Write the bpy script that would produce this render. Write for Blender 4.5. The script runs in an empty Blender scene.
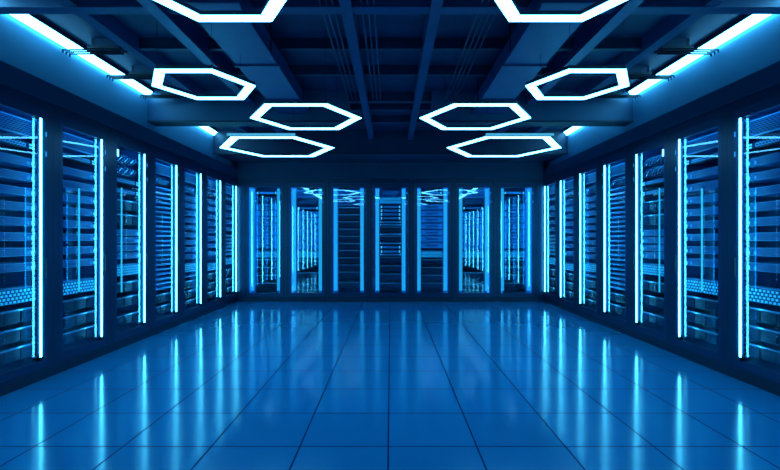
import bpy, bmesh, math, random
from mathutils import Vector, Matrix
random.seed(7)
PI = math.pi
scene = bpy.context.scene
COL = scene.collection

# ------------------------------------------------------------ camera, world, exposure
CAM_H = 1.4
cam_data = bpy.data.cameras.new('camera')
cam_data.sensor_fit = 'HORIZONTAL'
cam_data.sensor_width = 36.0
cam_data.lens = 36.0 * 460.0 / 780.0
cam_data.shift_y = 5.0 / 780.0
cam_data.shift_x = -0.5 / 780.0
cam_data.clip_start = 0.05
cam = bpy.data.objects.new('camera', cam_data)
COL.objects.link(cam)
cam.location = (0, 0, CAM_H)
cam.rotation_euler = (PI / 2, 0, 0)
scene.camera = cam

world = bpy.data.worlds.new('world')
scene.world = world
world.use_nodes = True
world.node_tree.nodes['Background'].inputs[0].default_value = (0.002, 0.01, 0.03, 1)
world.node_tree.nodes['Background'].inputs[1].default_value = 1.0

scene.view_settings.view_transform = 'Standard'
scene.view_settings.look = 'None'
scene.view_settings.exposure = 0.0
scene.view_settings.gamma = 1.0
scene.view_settings.use_curve_mapping = False

# lamp colours (linear), the strengths of every light in the room
E_HEX = (1.2, 7.2, 13.5)
E_COVE = (1.6, 9.0, 15.0)
E_TUBE = (1.1, 11.0, 17.0)
E_STRIP = (0.02, 0.50, 1.02)
E_FILL = (0.04, 6.0, 15.0)  # added fill inside the cabinets, out of sight
E_STRIP_SIDE = (0.01, 0.34, 0.95)

# ------------------------------------------------------------ key dimensions
WX = 3.474          # front plane of the side cabinets
WY = 10.42          # front plane of the back cabinets
UX = 3.60           # upper wall above the side cabinets
PITCH = 0.963
BPITCH = 0.951
CEIL = 3.62
REAR = -3.0

# ------------------------------------------------------------ materials
def new_mat(name):
    m = bpy.data.materials.new(name)
    m.use_nodes = True
    nt = m.node_tree
    return m, nt, nt.nodes['Principled BSDF']

def pmat(name, col, rough=0.5, metal=0.0, noise=0.12, nscale=6.0, bump=0.0, spec=0.5):
    m, nt, b = new_mat(name)
    tc = nt.nodes.new('ShaderNodeTexCoord')
    n = nt.nodes.new('ShaderNodeTexNoise')
    n.inputs['Scale'].default_value = nscale
    n.inputs['Detail'].default_value = 4
    nt.links.new(tc.outputs['Object'], n.inputs['Vector'])
    r = nt.nodes.new('ShaderNodeValToRGB')
    r.color_ramp.elements[0].position = 0.3
    r.color_ramp.elements[1].position = 0.7
    r.color_ramp.elements[0].color = tuple(c * (1 - noise) for c in col) + (1,)
    r.color_ramp.elements[1].color = tuple(min(1, c * (1 + noise)) for c in col) + (1,)
    nt.links.new(n.outputs['Fac'], r.inputs['Fac'])
    nt.links.new(r.outputs['Color'], b.inputs['Base Color'])
    b.inputs['Roughness'].default_value = rough
    b.inputs['Metallic'].default_value = metal
    b.inputs['Specular IOR Level'].default_value = spec
    if bump:
        bp = nt.nodes.new('ShaderNodeBump')
        bp.inputs['Strength'].default_value = bump
        bp.inputs['Distance'].default_value = 0.01
        nt.links.new(n.outputs['Fac'], bp.inputs['Height'])
        nt.links.new(bp.outputs['Normal'], b.inputs['Normal'])
    return m

def emat(name, col):
    m = bpy.data.materials.new(name)
    m.use_nodes = True
    nt = m.node_tree
    nt.nodes.clear()
    out = nt.nodes.new('ShaderNodeOutputMaterial')
    e = nt.nodes.new('ShaderNodeEmission')
    mx = max(col)
    e.inputs['Color'].default_value = tuple(c / mx for c in col) + (1,)
    e.inputs['Strength'].default_value = mx
    nt.links.new(e.outputs[0], out.inputs[0])
    return m

def glass_mat(name, ior):
    m = bpy.data.materials.new(name)
    m.use_nodes = True
    nt = m.node_tree
    nt.nodes.clear()
    out = nt.nodes.new('ShaderNodeOutputMaterial')
    mix = nt.nodes.new('ShaderNodeMixShader')
    tr = nt.nodes.new('ShaderNodeBsdfTransparent')
    tr.inputs[0].default_value = (0.86, 0.93, 0.97, 1)
    gl = nt.nodes.new('ShaderNodeBsdfGlossy')
    gl.inputs['Roughness'].default_value = 0.0
    gl.inputs['Color'].default_value = (0.9, 0.95, 1, 1)
    fr = nt.nodes.new('ShaderNodeFresnel')
    fr.inputs['IOR'].default_value = ior
    geo = nt.nodes.new('ShaderNodeNewGeometry')
    inv = nt.nodes.new('ShaderNodeMath'); inv.operation = 'SUBTRACT'
    inv.inputs[0].default_value = 1.0
    nt.links.new(geo.outputs['Backfacing'], inv.inputs[1])
    mul = nt.nodes.new('ShaderNodeMath'); mul.operation = 'MULTIPLY'
    nt.links.new(inv.outputs[0], mul.inputs[0])
    nt.links.new(fr.outputs[0], mul.inputs[1])
    nt.links.new(mul.outputs[0], mix.inputs[0])
    nt.links.new(tr.outputs[0], mix.inputs[1])
    nt.links.new(gl.outputs[0], mix.inputs[2])
    nt.links.new(mix.outputs[0], out.inputs[0])
    return m

def floor_mat():
    m, nt, b = new_mat('floor_tile')
    tc = nt.nodes.new('ShaderNodeTexCoord')
    sep = nt.nodes.new('ShaderNodeSeparateXYZ')
    nt.links.new(tc.outputs['Object'], sep.inputs[0])
    def math_(op, a, bb=None):
        n = nt.nodes.new('ShaderNodeMath'); n.operation = op
        for i, v in enumerate((a, bb)):
            if v is None: continue
            if isinstance(v, (int, float)): n.inputs[i].default_value = v
            else: nt.links.new(v, n.inputs[i])
        return n.outputs[0]
    def line(sock, off, w):
        s = math_('ADD', sock, 60.0 - off)
        md = math_('MODULO', s, 0.6)
        d = math_('ABSOLUTE', math_('SUBTRACT', md, 0.3))
        return math_('GREATER_THAN', d, 0.3 - w)
    g = math_('MAXIMUM', line(sep.outputs[0], -0.015, 0.0060), line(sep.outputs[1], 0.12, 0.0060))
    # tone differs a little from tile to tile
    cx = math_('FLOOR', math_('DIVIDE', math_('ADD', sep.outputs[0], 60.015), 0.6))
    cy = math_('FLOOR', math_('DIVIDE', math_('ADD', sep.outputs[1], 59.88), 0.6))
    comb = nt.nodes.new('ShaderNodeCombineXYZ')
    nt.links.new(cx, comb.inputs[0]); nt.links.new(cy, comb.inputs[1])
    wn = nt.nodes.new('ShaderNodeTexWhiteNoise')
    wn.noise_dimensions = '2D'
    nt.links.new(comb.outputs[0], wn.inputs['Vector'])
    tone = nt.nodes.new('ShaderNodeValToRGB')
    tone.color_ramp.elements[0].color = (0.010, 0.200, 0.420, 1)
    tone.color_ramp.elements[1].color = (0.011, 0.216, 0.450, 1)
    nt.links.new(wn.outputs['Value'], tone.inputs['Fac'])
    mix = nt.nodes.new('ShaderNodeMix'); mix.data_type = 'RGBA'
    nt.links.new(g, mix.inputs['Factor'])
    nt.links.new(tone.outputs['Color'], mix.inputs['A'])
    mix.inputs['B'].default_value = (0.002, 0.025, 0.095, 1)
    nt.links.new(mix.outputs['Result'], b.inputs['Base Color'])
    ns = nt.nodes.new('ShaderNodeTexNoise')
    ns.inputs['Scale'].default_value = 1.3
    ns.inputs['Detail'].default_value = 3
    nt.links.new(tc.outputs['Object'], ns.inputs['Vector'])
    rr = nt.nodes.new('ShaderNodeMapRange')
    rr.inputs['To Min'].default_value = 0.115
    rr.inputs['To Max'].default_value = 0.145
    nt.links.new(ns.outputs['Fac'], rr.inputs['Value'])
    nt.links.new(math_('ADD', rr.outputs[0], math_('MULTIPLY', g, 0.5)), b.inputs['Roughness'])
    nt.links.new(math_('SUBTRACT', 0.75, math_('MULTIPLY', g, 0.7)), b.inputs['Specular IOR Level'])
    bp = nt.nodes.new('ShaderNodeBump')
    bp.inputs['Strength'].default_value = 0.4
    bp.inputs['Distance'].default_value = 0.003
    bp.invert = True
    nt.links.new(g, bp.inputs['Height'])
    nt.links.new(bp.outputs['Normal'], b.inputs['Normal'])
    return m

def perforated_mat(name, col, dark, sx, sz, rough=0.45, glow=None):
    """small square holes in rows, for mesh vents and port rows"""
    m, nt, b = new_mat(name)
    tc = nt.nodes.new('ShaderNodeTexCoord')
    mp = nt.nodes.new('ShaderNodeMapping')
    mp.inputs['Rotation'].default_value = (PI / 2, 0, 0)
    nt.links.new(tc.outputs['Object'], mp.inputs['Vector'])
    br = nt.nodes.new('ShaderNodeTexBrick')
    br.offset = 0.5
    br.inputs['Color1'].default_value = dark + (1,)
    br.inputs['Color2'].default_value = tuple(c * 1.6 for c in dark) + (1,)
    br.inputs['Mortar'].default_value = col + (1,)
    br.inputs['Scale'].default_value = 1.0
    br.inputs['Brick Width'].default_value = sx
    br.inputs['Row Height'].default_value = sz
    br.inputs['Mortar Size'].default_value = min(sx, sz) * 0.2
    nt.links.new(mp.outputs[0], br.inputs['Vector'])
    nt.links.new(br.outputs['Color'], b.inputs['Base Color'])
    b.inputs['Roughness'].default_value = rough
    if glow:     # port lamps: the cells give off light, the plate between them does not
        inv = nt.nodes.new('ShaderNodeMath'); inv.operation = 'SUBTRACT'
        inv.inputs[0].default_value = 1.0
        nt.links.new(br.outputs['Fac'], inv.inputs[1])
        b.inputs['Emission Color'].default_value = glow + (1,)
        nt.links.new(inv.outputs[0], b.inputs['Emission Strength'])
    return m

M = {}
M['floor'] = floor_mat()
M['ceiling'] = pmat('ceiling_paint', (0.010, 0.046, 0.115), 0.6, nscale=3, noise=0.2)
M['beam'] = pmat('beam_paint', (0.014, 0.068, 0.18), 0.45, nscale=4)
M['beam_dark'] = pmat('soffit_paint', (0.008, 0.038, 0.09), 0.42, nscale=2)
M['duct'] = pmat('duct_steel', (0.010, 0.060, 0.20), 0.35, metal=0.2, nscale=5)
M['conduit'] = pmat('conduit_steel', (0.012, 0.06, 0.15), 0.4, metal=0.4)
M['wall'] = pmat('wall_paint', (0.012, 0.055, 0.125), 0.55, nscale=2)
M['deep_beam'] = pmat('deep_beam_paint', (0.02, 0.10, 0.20), 0.5, nscale=2)
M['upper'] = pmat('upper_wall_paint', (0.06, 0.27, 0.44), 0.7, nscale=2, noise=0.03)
M['frame'] = pmat('cabinet_steel', (0.006, 0.033, 0.085), 0.32, metal=0.25, nscale=3, noise=0.08)
M['door'] = pmat('door_steel', (0.008, 0.045, 0.120), 0.28, metal=0.3, nscale=3, noise=0.08)
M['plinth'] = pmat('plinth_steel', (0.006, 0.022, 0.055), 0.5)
M['inner'] = pmat('cabinet_lining', (0.02, 0.16, 0.40), 0.5)
M['post'] = perforated_mat('rack_post_steel', (0.10, 0.42, 0.85), (0.005, 0.02, 0.05), 0.02, 0.025)
M['chassis'] = pmat('chassis_steel', (0.14, 0.50, 0.80), 0.38, metal=0.1, noise=0.15, nscale=10)
M['chassis_dark'] = pmat('dark_chassis_steel', (0.006, 0.026, 0.07), 0.35, metal=0.2)
M['bezel'] = perforated_mat('bezel_mesh', (0.08, 0.30, 0.66), (0.004, 0.02, 0.06), 0.018, 0.009)
M['vent'] = perforated_mat('vent_mesh', (0.04, 0.17, 0.42), (0.002, 0.01, 0.03), 0.028, 0.02)
M['ports'] = perforated_mat('port_rows', (0.22, 0.60, 0.95), (0.004, 0.03, 0.10), 0.024, 0.022)
M['ports_lit'] = perforated_mat('lit_port_rows', (0.01, 0.06, 0.16), (0.10, 0.5, 0.8), 0.030, 0.034, glow=(0.01, 0.36, 0.62))
M['face'] = pmat('front_plate_paint', (0.06, 0.42, 0.85), 0.4, noise=0.3, nscale=5)
M['handle'] = pmat('handle_metal', (0.35, 0.7, 0.95), 0.25, metal=0.6)
M['cable'] = pmat('cable_jacket', (0.05, 0.25, 0.6), 0.45)
M['black'] = pmat('black_metal', (0.004, 0.012, 0.03), 0.5)
M['glass'] = glass_mat('door_glass', 1.75)
M['coated_glass'] = glass_mat('coated_door_glass', 2.4)
M['hex'] = emat('hexagon_diffuser', E_HEX)
M['cove'] = emat('cove_diffuser', E_COVE)
M['tube'] = emat('door_light_tube', E_TUBE)
M['strip'] = emat('cabinet_strip_light', E_STRIP)
M['strip_side'] = emat('side_cabinet_strip_light', E_STRIP_SIDE)
M['fill_light'] = emat('added_fill_light', E_FILL)  # for the unseen lamps added to brighten the racks
M['reflection_glow'] = emat('strip_reflection_glow', (0.03, 0.75, 1.3))  # emission imitating back-wall strips mirrored in the side glass
M['led'] = emat('indicator_led', (0.08, 1.1, 2.2))
M['led_dim'] = emat('dim_indicator_led', (0.02, 0.35, 0.9))
M['panel_emit'] = emat('glowing_panel_emission', (0.5, 1.8, 2.4))
M['glow'] = emat('side_diffuser_glow', (0.06, 0.42, 0.72))

# ------------------------------------------------------------ mesh helpers
def box(bm, x0, x1, y0, y1, z0, z1):
    vs = [bm.verts.new(p) for p in ((x0, y0, z0), (x1, y0, z0), (x1, y1, z0), (x0, y1, z0),
                                    (x0, y0, z1), (x1, y0, z1), (x1, y1, z1), (x0, y1, z1))]
    for f in ((0, 3, 2, 1), (4, 5, 6, 7), (0, 1, 5, 4), (1, 2, 6, 5), (2, 3, 7, 6), (3, 0, 4, 7)):
        bm.faces.new([vs[i] for i in f])

def rod(bm, a, b, r, n=10):
    a = Vector(a); b = Vector(b)
    d = b - a
    q = d.to_track_quat('Z', 'Y').to_matrix().to_4x4()
    mat = Matrix.Translation((a + b) / 2) @ q
    bmesh.ops.create_cone(bm, cap_ends=True, segments=n, radius1=r, radius2=r, depth=d.length, matrix=mat)

def path(bm, pts, r, n=6):
    for a, b in zip(pts, pts[1:]):
        rod(bm, a, b, r, n)

def mesh_of(name, bm, mat, bevel=0.0):
    if bevel:
        bmesh.ops.bevel(bm, geom=bm.edges[:], offset=bevel, segments=2, affect='EDGES', profile=0.7)
    me = bpy.data.meshes.new(name)
    bm.normal_update()
    bm.to_mesh(me); bm.free()
    me.materials.append(mat)
    return me

def obj(name, me, parent=None, loc=(0, 0, 0)):
    o = bpy.data.objects.new(name, me)
    COL.objects.link(o)
    o.location = loc
    if parent: o.parent = parent
    return o

def boxes(name, mat, lst, parent=None, bevel=0.0, loc=(0, 0, 0)):
    bm = bmesh.new()
    for b in lst: box(bm, *b)
    return obj(name, mesh_of(name, bm, mat, bevel), parent, loc)

def tag(o, label=None, cat=None, group=None, kind=None):
    if label: o['label'] = label
    if cat: o['category'] = cat
    if group: o['group'] = group
    if kind: o['kind'] = kind
    return o

def empty(name, loc=(0, 0, 0), rz=0):
    o = bpy.data.objects.new(name, None)
    o.empty_display_size = 0.1
    COL.objects.link(o)
    o.location = loc
    o.rotation_euler = (0, 0, rz)
    return o

KIDS = {}
def copy_tree(o, parent=None):
    c = o.copy()
    COL.objects.link(c)
    if parent: c.parent = parent
    for ch in list(o.children):
        copy_tree(ch, c)
    return c

ORD = ['zeroth', 'first', 'second', 'third', 'fourth', 'fifth', 'sixth', 'seventh', 'eighth', 'ninth', 'tenth',
       'eleventh', 'twelfth', 'thirteenth', 'fourteenth', 'fifteenth', 'sixteenth', 'seventeenth', 'eighteenth',
       'nineteenth', 'twentieth', 'twenty-first', 'twenty-second', 'twenty-third', 'twenty-fourth']

# ------------------------------------------------------------ the room
tag(boxes('floor', M['floor'], [(-4.5, 4.5, REAR, 11.4, -0.1, 0.0)]), kind='structure')
tag(boxes('ceiling', M['ceiling'], [(-4.5, 4.5, REAR, 11.4, CEIL, CEIL + 0.1)]), kind='structure')
for s, nm in ((-1, 'wall_left'), (1, 'wall_right')):
    def sx(a, b): return (min(s * a, s * b), max(s * a, s * b))
    tag(boxes(nm, M['wall'], [
        (*sx(4.32, 4.5), REAR, 11.4, 0, CEIL),
        (*sx(WX, 4.32), REAR, 11.4, 2.80, 3.00),
        (*sx(WX, 4.32), REAR, -1.52, 0, 2.80)]), kind='structure')
tag(boxes('wall_back', M['wall'], [(-4.32, 4.32, 11.28, 11.4, 0, 2.8),
                                   (-WX, WX, WY, 11.4, 2.80, 3.15)]), kind='structure')
tag(boxes('wall_front', M['wall'], [(-WX, WX, REAR - 0.1, REAR, 0, CEIL)]), kind='structure')
# fillers in the two far corners beside the last back cabinets, from floor to cabinet top
nt_ = 1
def trim(mat, lst, bevel=0.0):
    global nt_
    o = tag(boxes('trim_%d' % nt_, mat, lst, bevel=bevel), kind='structure')
    nt_ += 1
    return o
for s in (-1, 1):
    a, b = sorted((s * 3.331, s * (WX + 0.0)))
    trim(M['frame'], [(a, b, WY + 0.005, 11.2, 0.0, 2.80)])
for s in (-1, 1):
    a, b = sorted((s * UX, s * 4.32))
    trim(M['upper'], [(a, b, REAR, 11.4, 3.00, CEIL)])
# low soffit over the back cabinets, with a dark lip on its front lower edge
trim(M['beam_dark'], [(-UX, UX, 9.35, WY, 3.17, CEIL), (-WX, WX, WY, 11.4, 3.15, CEIL)])
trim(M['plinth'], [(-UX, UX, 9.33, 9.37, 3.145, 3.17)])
# deep transverse beam
for a, b in ((-UX, -0.62), (0.62, UX)):
    trim(M['deep_beam'], [(a, b, 6.83, 7.07, 3.17, CEIL)])
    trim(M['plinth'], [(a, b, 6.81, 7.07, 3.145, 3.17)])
trim(M['beam_dark'], [(-0.62, 0.62, 6.9, 7.0, CEIL - 0.14, CEIL)])
# crossbeams under the ceiling slab
for i, yb in enumerate((1.91, 2.70, 3.49, 4.115, 5.08, 5.87, 7.45, 8.24)):
    if i == 3:
        trim(M['beam'], [(-UX, UX, yb - 0.065, yb + 0.065, CEIL - 0.17, CEIL)], bevel=0.004)
    else:
        trim(M['beam_dark'], [(-3.25, 3.25, yb - 0.03, yb + 0.03, CEIL - 0.12, CEIL)], bevel=0.004)
# long beams running to the back (broken where the deep beam stands)
for xb, w, dz, mt in ((-0.39, 0.05, 0.13, 'beam'), (0.40, 0.05, 0.13, 'beam'),
                      (-2.06, 0.06, 0.16, 'duct'), (2.06, 0.06, 0.16, 'duct'),
                      (-2.82, 0.06, 0.10, 'beam'), (2.82, 0.06, 0.10, 'beam')):
    if abs(xb) < 0.6:
        trim(M[mt], [(xb - w, xb + w, REAR, 9.32, CEIL - dz - 0.06, CEIL - 0.0)])
    else:
        trim(M[mt], [(xb - w, xb + w, REAR, 6.80, CEIL - dz - 0.06, CEIL - 0.0),
                     (xb - w, xb + w, 7.08, 9.32, CEIL - dz - 0.06, CEIL - 0.0)])

# ventilation ducts: wide sheet metal boxes with flanges
for s, side in ((-1, 'left'), (1, 'right')):
    d = empty('ventilation_duct', (s * 1.42, 0, CEIL - 0.36))
    tag(d, 'wide blue sheet metal duct under the ceiling, %s of the centre beams' % side, 'duct', 'ceiling ducts')
    boxes('duct_body', M['duct'], [(-0.22, 0.22, REAR + 0.1, 6.79, 0, 0.18)], d, bevel=0.006)
    for yy in (1.0, 2.3, 3.6, 4.9, 6.1):
        boxes('flange', M['beam'], [(-0.24, 0.24, yy - 0.02, yy + 0.02, -0.015, -0.0005)], d)
    for yy in (1.6, 4.6, 6.3):
        for xx in (-0.23, 0.222):
            boxes('hanger', M['black'], [(xx, xx + 0.008, yy - 0.01, yy + 0.01, 0.02, 0.36)], d)

# bundles of conduit
for cx, n, where in ((-0.56, 3, 'outside the left centre beam'), (-0.20, 3, 'just inside the left centre beam'),
                     (0.88, 4, 'right of the right centre beam')):
    for i in range(n):
        bm = bmesh.new()
        x = cx + (i - (n - 1) / 2) * 0.055
        z = CEIL - 0.145
        rod(bm, (x, REAR + 0.05, z), (x, 6.79, z), 0.009, 8)
        o = obj('conduit_pipe', mesh_of('conduit_pipe', bm, M['conduit']))
        pos = ['leftmost', 'middle', 'rightmost'][i] if n == 3 else ['leftmost', 'second', 'third', 'rightmost'][i]
        tag(o, 'thin ceiling conduit %s, %s of its bundle' % (where, pos), 'pipe', 'ceiling conduits')

# brackets: three thin prongs reaching over the cove light to the wall
bname = {5.08: 'nearest', 5.87: 'middle', 6.66: 'farthest'}
for s, side in ((-1, 'left'), (1, 'right')):
    for yb in (5.08, 5.87, 6.66):
        bm = bmesh.new()
        for k in (-1, 0, 1):
            y = yb + k * 0.055
            z = 3.478
            rod(bm, (s * 2.98, y, z), (s * 3.58, y, z), 0.010, 8)
            rod(bm, (s * 3.58, y, z + 0.004), (s * 3.58, y, z - 0.03), 0.010, 8)
        box(bm, min(s * 2.95, s * 3.3), max(s * 2.95, s * 3.3), yb - 0.075, yb + 0.075, 3.489, 3.515)
        o = obj('ceiling_bracket', mesh_of('ceiling_bracket', bm, M['black']))
        box_top = None
        tag(o, 'dark three-pronged bracket crossing the %s cove light, %s of three' % (side, bname[yb]), 'bracket', 'brackets over the cove lights')
        boxes('hanger', M['black'], [(min(s * 3.27, s * 3.30), max(s * 3.27, s * 3.30), yb - 0.005, yb + 0.005, 3.516, CEIL)], o)

# ------------------------------------------------------------ cove lights
for s, side in ((-1, 'left'), (1, 'right')):
    for (y0, y1, nm) in ((REAR + 0.02, 4.04, 'nearest'), (4.19, 6.80, 'middle'), (7.08, 9.32, 'far')):
        r = empty('cove_light', (s * 3.597, (y0 + y1) / 2, 3.54))
        tag(r, 'white linear cove light along the top of the %s wall, %s run' % (side, nm), 'light', 'cove lights')
        h = (y1 - y0) / 2
        def bxs(a, b): return (min(-s * a, -s * b), max(-s * a, -s * b))
        # a dark channel against the ceiling, the wedge-shaped lens washing down the wall
        boxes('housing', M['plinth'], [(*bxs(0.0, 0.112), -h, h, 0.06, 0.078), (*bxs(0.104, 0.112), -h, h, 0.035, 0.06)], r)
        bm = bmesh.new()
        pts = [(0.103, 0.0595), (0.103, 0.035), (0.045, -0.03), (0.03, -0.03), (0.03, 0.0595)]
        va = [bm.verts.new((-s * p[0], -h + 0.01, p[1])) for p in pts]
        vb = [bm.verts.new((-s * p[0], h - 0.04, p[1])) for p in pts]
        bm.faces.new(va); bm.faces.new(vb[::-1])
        for i in range(5):
            j = (i + 1) % 5
            bm.faces.new((va[j], va[i], vb[i], vb[j]))
        bmesh.ops.recalc_face_normals(bm, faces=bm.faces[:])
        obj('diffuser', mesh_of('diffuser', bm, M['cove']), r)

# ------------------------------------------------------------ hexagonal lights
def hex_ring(R, band, z0, z1, mat, name, parent):
    bm = bmesh.new()
    ri = R - band / math.cos(PI / 6)
    rings = []
    for rad, z in ((R, z0), (ri, z0), (ri, z1), (R, z1)):
        rings.append([bm.verts.new((rad * math.cos(k * PI / 3), rad * math.sin(k * PI / 3), z)) for k in range(6)])
    for a in range(4):
        b = (a + 1) % 4
        for k in range(6):
            l = (k + 1) % 6
            bm.faces.new((rings[a][k], rings[a][l], rings[b][l], rings[b][k]))
    bmesh.ops.recalc_face_normals(bm, faces=bm.faces[:])
    return obj(name, mesh_of(name, bm, mat), parent)

HZ = CAM_H + 1.42
hexes = [(1.01, 2.58, 0.485, 0.088, 'nearest'), (1.723, 4.243, 0.487, 0.085, 'small second'),
         (0.988, 5.362, 0.660, 0.095, 'larger third'), (1.751, 7.093, 0.899, 0.118, 'widest and farthest')]
for s, side in ((-1, 'left'), (1, 'right')):
    for i, (hx, hy, R, band, which) in enumerate(hexes):
        R *= 0.985
        r = empty('hexagonal_pendant_light', (s * hx, hy, HZ))
        tag(r, 'glowing white hexagonal ring light on the %s, %s of four' % (side, which), 'light', 'hexagonal ceiling lights')
        hex_ring(R, band * 0.95, 0.0, 0.004, M['hex'], 'diffuser', r)
        hex_ring(R - 0.003, band * 0.95 - 0.006, 0.0045, 0.035, M['plinth'], 'housing', r)
        if i == 3:
            a = R * 0.5
            y = -R * math.sin(PI / 3)
            boxes('side_diffuser', M['glow'], [(-a + (0.0 if s > 0 else -0.05), a + (0.05 if s > 0 else 0), y - 0.014, y - 0.002, 0.014, 0.045)], r)
        top = CEIL - HZ
        for k in range(0, 6, 2):
            ang = k * PI / 3 + (0 if s > 0 else PI)
            rm = R - band * 0.58
            px, py = rm * math.cos(ang), rm * math.sin(ang)
            t = top
            wx, wy = s * hx + px, hy + py
            if abs(abs(wx) - 1.42) < 0.235 and wy < 6.8: t = top - 0.36
            if 6.80 < wy < 7.08: t = 3.145 - HZ
            bm = bmesh.new()
            rod(bm, (px, py, 0.035), (px, py, t), 0.0022, 6)
            obj('suspension_cable', mesh_of('suspension_cable', bm, M['black']), r)

# ------------------------------------------------------------ cabinets (local: x along the wall, front faces -y)
HO = 0.35      # half the glass opening
def make_cabinet(pitch, gtop, tube_side, far_strip_mat, loc, rz):
    hw = pitch / 2 - 0.001
    r = empty('server_cabinet', loc, rz)
    ds = HO + 0.045          # door half width
    D = 0.80
    zb, zt = 0.13, gtop + 0.10
    # body: stiles, top, bottom, sides, back
    boxes('frame', M['frame'], [(-hw, -ds - 0.002, 0, 0.05, 0.10, 2.795), (ds + 0.002, hw, 0, 0.05, 0.10, 2.795),
                                (-ds - 0.002, ds + 0.002, 0, 0.10, zt + 0.002, 2.795),
                                (-ds - 0.002, ds + 0.002, 0, 0.10, 0.10, zb - 0.002)], r)
    boxes('side_panel', M['inner'], [(-hw, -hw + 0.02, 0.05, D, 0.10, 2.795)], r)
    boxes('side_panel', M['inner'], [(hw - 0.02, hw, 0.05, D, 0.10, 2.795)], r)
    boxes('back_panel', M['inner'], [(-hw + 0.02, hw - 0.02, D - 0.02, D, 0.10, 2.795)], r)
    boxes('top_panel', M['inner'], [(-hw + 0.02, hw - 0.02, 0.10, D - 0.02, 2.70, 2.795)], r)
    boxes('bottom_panel', M['inner'], [(-hw + 0.02, hw - 0.02, 0.10, D - 0.02, 0.10, 0.16)], r)
    boxes('plinth', M['plinth'], [(-hw, hw, 0.012, D, 0.0, 0.099)], r)
    # door frame with glass
    door = boxes('door', M['door'], [(-ds, -HO, 0.0, 0.045, zb, zt), (HO, ds, 0.0, 0.045, zb, zt),
                                     (-HO, HO, 0.0, 0.045, gtop, zt), (-HO, HO, 0.0, 0.045, zb, 0.20)], r)
    boxes('glass_pane', M['glass' if tube_side else 'coated_glass'], [(-HO, HO, 0.034, 0.039, 0.20, gtop)], door)
    hs = tube_side if tube_side else 1
    hb = bmesh.new()
    hx = hs * (HO + 0.022)
    box(hb, hx - 0.009, hx + 0.009, -0.012, 0.0, 1.02, 1.22)
    obj('handle', mesh_of('handle', hb, M['black'], 0.003), door)
    for zz in (2.44, 2.24):
        boxes('latch_light', M['led_dim'], [(hx - 0.006, hx + 0.006, -0.004, 0.0, zz, zz + 0.05)], door)
    if tube_side:
        # broad racks close behind the glass, unseen fill light added behind the near stile
        for sx_ in (-1, 1):
            a, b = sorted((sx_ * 0.402, sx_ * 0.43))
            boxes('rack_post', M['post'], [(a, b, 0.112, 0.14, 0.16, 2.70)], r)
            a, b = sorted((sx_ * 0.43, sx_ * (hw - 0.02)))
            boxes('filler_strip', M['inner'], [(a, b, 0.13, 0.14, 0.16, 2.70)], r)
        a, b = sorted((-tube_side * 0.405, -tube_side * 0.455))
        boxes('corner_fill_light', M['fill_light'], [(a, b, 0.052, 0.068, 0.2, 2.66)], door)
        a, b = sorted((tube_side * 0.352, tube_side * 0.385))
        boxes('strip_light', far_strip_mat, [(a, b, 0.05, 0.065, 0.245, gtop - 0.02)], r)
    else:
        for sx_ in (-1, 1):
            a, b = sorted((sx_ * 0.252, sx_ * 0.285))
            boxes('rack_post', M['post'], [(a, b, 0.172, 0.20, 0.16, 2.70)], r)
            a, b = sorted((sx_ * 0.285, sx_ * (hw - 0.02)))
            boxes('filler_strip', M['inner'], [(a, b, 0.19, 0.20, 0.16, 2.70)], r)
            a, b = sorted((sx_ * 0.262, sx_ * 0.338))
            boxes('strip_light', far_strip_mat, [(a, b, 0.085, 0.097, 0.245, gtop - 0.02)], r)
            a, b = sorted((sx_ * 0.40, sx_ * 0.452))
            boxes('corner_fill_light', M['fill_light'], [(a, b, 0.115, 0.135, 0.2, 2.66)], r)  # added fill, hidden behind the stile
    boxes('header_fill_light', M['fill_light'], [(-0.33, 0.33, 0.06, 0.09, gtop + 0.03, gtop + 0.05)], r)  # unseen bar added above the opening to brighten the rack
    if tube_side:
        bm = bmesh.new()
        rod(bm, (tube_side * 0.30, -0.002, 0.24), (tube_side * 0.30, -0.002, gtop - 0.004), 0.0095, 14)
        obj('light_tube', mesh_of('light_tube', bm, M['tube']), r)
        x = tube_side * 0.30
        boxes('tube_bracket', M['black'], [(x - 0.012, x + 0.012, -0.008, 0.0335, 0.2, 0.238)], r)
        boxes('tube_bracket', M['black'], [(x - 0.012, x + 0.012, -0.008, 0.0335, gtop - 0.003, gtop + 0.02)], r)
    return r

# ------------------------------------------------------------ rack equipment prototypes (made once, then copied)
PROTO = {}
SW = 0.245     # half width of the equipment
def proto(kind, build):
    r = empty({'server': 'rack_server', 'plain': 'blade_server', 'slim': 'slim_server', 'patch': 'patch_panel', 'storage': 'storage_server',
               'cable': 'cable_manager', 'vent': 'fan_tray', 'switch': 'network_switch'}[kind])
    build(r)
    PROTO[kind] = [r, False]

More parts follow.
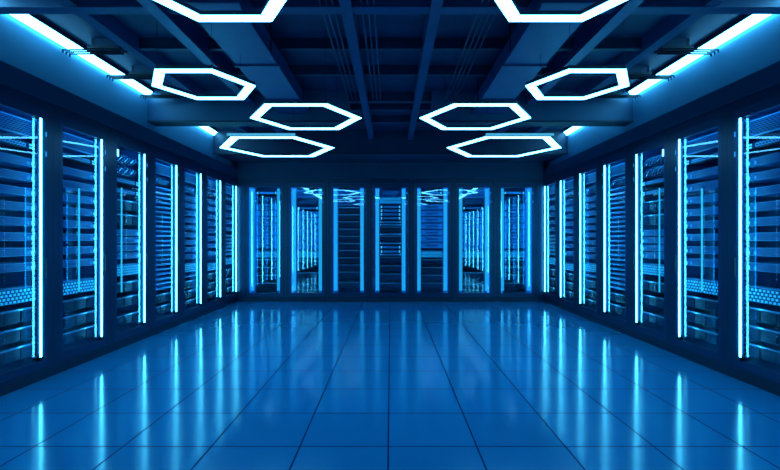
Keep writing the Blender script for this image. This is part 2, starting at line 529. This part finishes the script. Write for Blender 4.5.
def b_server(r):          # 0.10 high
    boxes('chassis', M['chassis'], [(-SW, SW, 0.01, 0.55, 0, 0.082)], r, bevel=0.002)
    boxes('bezel', M['bezel'], [(-SW + 0.03, SW - 0.03, 0.0, 0.009, 0.006, 0.076)], r)
    for s in (-1, 1):
        a, b = sorted((s * (SW - 0.022), s * SW))
        boxes('ear_handle', M['handle'], [(a, b, -0.012, 0.009, 0.006, 0.076)], r, bevel=0.002)
    for x in (-0.216, -0.165, 0.165, 0.216 - 0.018):
        boxes('indicator_light', M['led' if abs(x) > 0.18 else 'led_dim'], [(x, x + 0.018, -0.003, -0.0003, 0.014, 0.048)], r)
def b_plain(r):           # 0.135 high, smooth face
    boxes('chassis', M['chassis'], [(-SW, SW, 0.01, 0.5, 0, 0.125)], r, bevel=0.003)
    boxes('front_plate', M['face'], [(-SW + 0.004, SW - 0.004, 0.0, 0.009, 0.004, 0.121)], r)
    boxes('handle', M['chassis_dark'], [(-0.14, 0.14, -0.008, -0.0005, 0.055, 0.068)], r, bevel=0.002)
def b_slim(r):            # 0.04 high
    boxes('chassis', M['chassis'], [(-SW, SW, 0.004, 0.5, 0, 0.026)], r)
    for x in (-0.235, 0.215):
        boxes('indicator_light', M['led'], [(x, x + 0.02, 0.0, 0.0035, 0.007, 0.019)], r)
def b_patch(r):           # 0.16 high
    boxes('chassis', M['chassis'], [(-SW, SW, 0.01, 0.12, 0, 0.15)], r, bevel=0.002)
    boxes('port_field', M['ports_lit'], [(-SW + 0.012, SW - 0.012, 0.0, 0.009, 0.008, 0.142)], r)
def b_storage(r):         # 0.16 high dark with a bright top lip
    boxes('chassis', M['chassis_dark'], [(-SW, SW, 0.012, 0.6, 0, 0.135)], r, bevel=0.003)
    boxes('top_lip', M['handle'], [(-SW, SW, -0.012, 0.011, 0.118, 0.134)], r)
    for i in range(4):
        x0 = -SW + 0.012 + i * 0.119
        dr = boxes('drive_bay', M['chassis_dark'], [(x0, x0 + 0.108, 0.0, 0.011, 0.01, 0.108)], r)
        boxes('drive_latch', M['chassis_dark'], [(x0 + 0.01, x0 + 0.07, -0.006, -0.0005, 0.052, 0.062)], dr)
def b_cable(r):           # 0.14 high, cables sweeping diagonally
    boxes('bracket', M['chassis_dark'], [(-SW, SW, 0.03, 0.05, 0, 0.13), (-SW, -SW + 0.012, -0.01, 0.03, 0, 0.13),
                                         (SW - 0.012, SW, -0.01, 0.03, 0, 0.13)], r)
    for i in range(9):
        bm = bmesh.new()
        x0 = -0.215 + i * 0.042
        pts = [(x0, 0.028, 0.012), (x0 + 0.012, 0.005, 0.03), (x0 + 0.055, -0.002, 0.085), (x0 + 0.075, 0.028, 0.115)]
        path(bm, pts, 0.0055, 6)
        obj('cable', mesh_of('cable', bm, M['handle'] if i % 2 else M['cable']), r)
def b_vent(r):            # 0.18 high mesh panel
    boxes('panel', M['vent'], [(-SW, SW, 0.0, 0.04, 0, 0.165)], r)
    boxes('rim', M['chassis'], [(-SW, SW, -0.004, -0.0005, 0.0, 0.012), (-SW, SW, -0.004, -0.0005, 0.153, 0.165)], r)
def b_switch(r):          # 0.08 high
    boxes('chassis', M['chassis_dark'], [(-SW, SW, 0.01, 0.4, 0, 0.07)], r, bevel=0.002)
    boxes('port_field', M['ports'], [(-0.16, 0.16, 0.002, 0.009, 0.012, 0.058)], r)
    for x in (-0.225, 0.19):
        for z in (0.012, 0.040):
            boxes('indicator_light', M['led'], [(x, x + 0.035, 0.0, 0.009, z, z + 0.016)], r)

SPEC = {'plain': (b_plain, 'smooth-faced blue blade server', 'server'),
        'server': (b_server, 'pale blue-lit rack server', 'server'), 'slim': (b_slim, 'slim rack server', 'server'),
        'patch': (b_patch, 'glowing port patch panel', 'patch panel'),
        'storage': (b_storage, 'dark bright-lipped storage unit', 'storage unit'),
        'cable': (b_cable, 'cable manager with slanting cables', 'cable manager'),
        'vent': (b_vent, 'dark perforated vent panel', 'vent panel'),
        'switch': (b_switch, 'dark network switch with lit ports', 'network switch')}
for k, (fn, _, _) in SPEC.items():
    proto(k, fn)
GROUP = {'plain': 'smooth-faced blade servers', 'server': 'rack servers', 'slim': 'slim rack servers', 'patch': 'patch panels', 'storage': 'storage units',
         'cable': 'cable managers', 'vent': 'vent panels', 'switch': 'network switches'}

def fill(cab_loc, rz, layout, phrase, ly=0.17, wide=1.0):
    """layout: (kind, z of its underside) from top to bottom"""
    ca, sa = math.cos(rz), math.sin(rz)
    counts = {}
    tot = {}
    for k, z in layout: tot[k] = tot.get(k, 0) + 1
    for k, z in layout:
        p = PROTO[k]
        if not p[1]:
            o = p[0]; p[1] = True
        else:
            o = copy_tree(p[0])
        o.location = (cab_loc[0] - sa * ly, cab_loc[1] + ca * ly, z)
        o.rotation_euler = (0, 0, rz)
        o.scale = (wide, 1, 1)
        counts[k] = counts.get(k, 0) + 1
        pos = '' if tot[k] == 1 else ', %s from top' % ORD[counts[k]]
        tag(o, '%s%s, in %s' % (SPEC[k][1], pos, phrase), SPEC[k][2], GROUP[k])

def stack(kind, z_top, pitch, n):
    return [(kind, z_top - i * pitch) for i in range(n)]

# layouts as the photo shows them (z of each underside)
L = {}
L['coarse'] = [('vent', 2.42), ('switch', 2.30)] + stack('server', 2.13, 0.148, 8) + [('patch', 0.79)] + [('storage', 0.60), ('storage', 0.42), ('storage', 0.24)]
L['cables'] = [('cable', 2.42), ('cable', 2.27), ('switch', 2.16), ('switch', 2.02)] + stack('storage', 1.80, 0.19, 2) + stack('server', 1.46, 0.105, 4) + [('patch', 0.92), ('storage', 0.70), ('storage', 0.50), ('storage', 0.26)]
L['fine'] = [('vent', 2.42), ('cable', 2.26)] + stack('slim', 2.20, 0.075, 22) + [('storage', 0.42), ('storage', 0.24)]
L['medium'] = [('vent', 2.42), ('cable', 2.24)] + stack('server', 2.10, 0.13, 9) + [('patch', 0.83), ('slim', 0.74), ('storage', 0.54), ('storage', 0.37), ('storage', 0.20)]
L['dots'] = [('vent', 2.42), ('switch', 2.28)] + stack('server', 2.08, 0.16, 4) + stack('switch', 1.46, 0.08, 6) + [('patch', 0.86), ('storage', 0.62), ('storage', 0.42), ('storage', 0.22)]
side_types = ['coarse', 'coarse', 'cables', 'fine', 'medium', 'coarse', 'dots']
L['b_coarse'] = [('switch', 2.45), ('cable', 2.27)] + stack('plain', 2.10, 0.148, 7) + [('patch', 1.00), ('storage', 0.82), ('storage', 0.64), ('storage', 0.46), ('storage', 0.28)]
L['b_mesh'] = [('vent', 2.38), ('cable', 2.21), ('switch', 2.10)] + stack('plain', 1.93, 0.148, 6) + [('patch', 1.00), ('storage', 0.78), ('storage', 0.52), ('storage', 0.26)]
L['b_faint'] = [('vent', 2.38), ('vent', 2.20)] + stack('storage', 2.02, 0.165, 10) + [('storage', 0.30)]
L['b_centre'] = [('cable', 2.41), ('patch', 2.24)] + stack('switch', 2.13, 0.088, 4) + [('slim', 1.80), ('slim', 1.74), ('storage', 1.57), ('slim', 1.52), ('storage', 1.36), ('slim', 1.31), ('switch', 1.20), ('switch', 1.10), ('slim', 1.05), ('storage', 0.87), ('storage', 0.68), ('storage', 0.49), ('storage', 0.28)]
back_types = ['b_coarse', 'b_mesh', 'b_faint', 'b_centre', 'b_coarse', 'b_mesh', 'b_coarse']

# ------------------------------------------------------------ place the side cabinets
GT = 2.612
tube0 = 4.566
for s, side in ((-1, 'left'), (1, 'right')):
    rz = PI / 2 if s < 0 else -PI / 2
    tside = 1 if s < 0 else -1
    first = None
    for k in range(6, -6, -1):           # k = 6 is the cabinet in the far corner
        cy = tube0 + PITCH * k - 0.30
        loc = (s * WX, cy, 0)
        if first is None:
            first = make_cabinet(PITCH, GT, tside, M['strip_side'], loc, rz); c = first
        else:
            c = copy_tree(first); c.location = loc
        n = 7 - k
        where = 'in the far corner' if n == 1 else '%s from the far corner' % ORD[n]
        tag(c, 'glass-door server cabinet with bright light tube, %s wall, %s' % (side, where), 'cabinet', 'side wall server cabinets')
        if k >= -1:
            ty = side_types[k] if k >= 0 else 'coarse'
            fill(loc, rz, L[ty], '%s-wall cabinet %s' % (side, 'of far corner' if n == 1 else ORD[n] + ' from far corner'), 0.11, 1.62)
        if k in (1, 2):   # glowing tube standing in for the reflection of the back-wall strips
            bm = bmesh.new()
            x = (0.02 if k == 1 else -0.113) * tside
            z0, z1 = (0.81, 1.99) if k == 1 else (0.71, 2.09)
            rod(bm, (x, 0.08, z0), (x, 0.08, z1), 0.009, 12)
            it = obj('reflection_tube', mesh_of('reflection_tube', bm, M['reflection_glow']), c)
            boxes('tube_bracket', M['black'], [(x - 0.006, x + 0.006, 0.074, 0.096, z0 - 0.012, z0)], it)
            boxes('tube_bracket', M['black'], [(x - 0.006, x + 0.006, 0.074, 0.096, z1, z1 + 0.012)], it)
        if k == 2:   # small glowing rectangle in the upper corner of the glass
            sp = boxes('glowing_panel', M['panel_emit'], [(*sorted((-tside * 0.345, -tside * 0.27)), 0.022, 0.032, 2.475, 2.565)],
                       [ch for ch in c.children if ch.name.startswith('door')][0])

# ------------------------------------------------------------ place the back cabinets
first = None
for i in range(7):
    loc = ((i - 3) * BPITCH, WY, 0)
    if first is None:
        first = make_cabinet(BPITCH, 2.585, 0, M['strip'], loc, 0); c = first
    else:
        c = copy_tree(first); c.location = loc
    w = ['leftmost', 'second from left', 'third from left', 'centre', 'third from right', 'second from right', 'rightmost'][i]
    tag(c, 'glass-door server cabinet with two soft side strips, back wall, %s' % w, 'cabinet', 'back wall server cabinets')
    fill(loc, 0, L[back_types[i]], '%s back-wall cabinet' % {'second from left': 'second-from-left', 'third from left': 'third-from-left', 'third from right': 'third-from-right', 'second from right': 'second-from-right'}.get(w, w))
for k, p in PROTO.items():
    assert p[1]
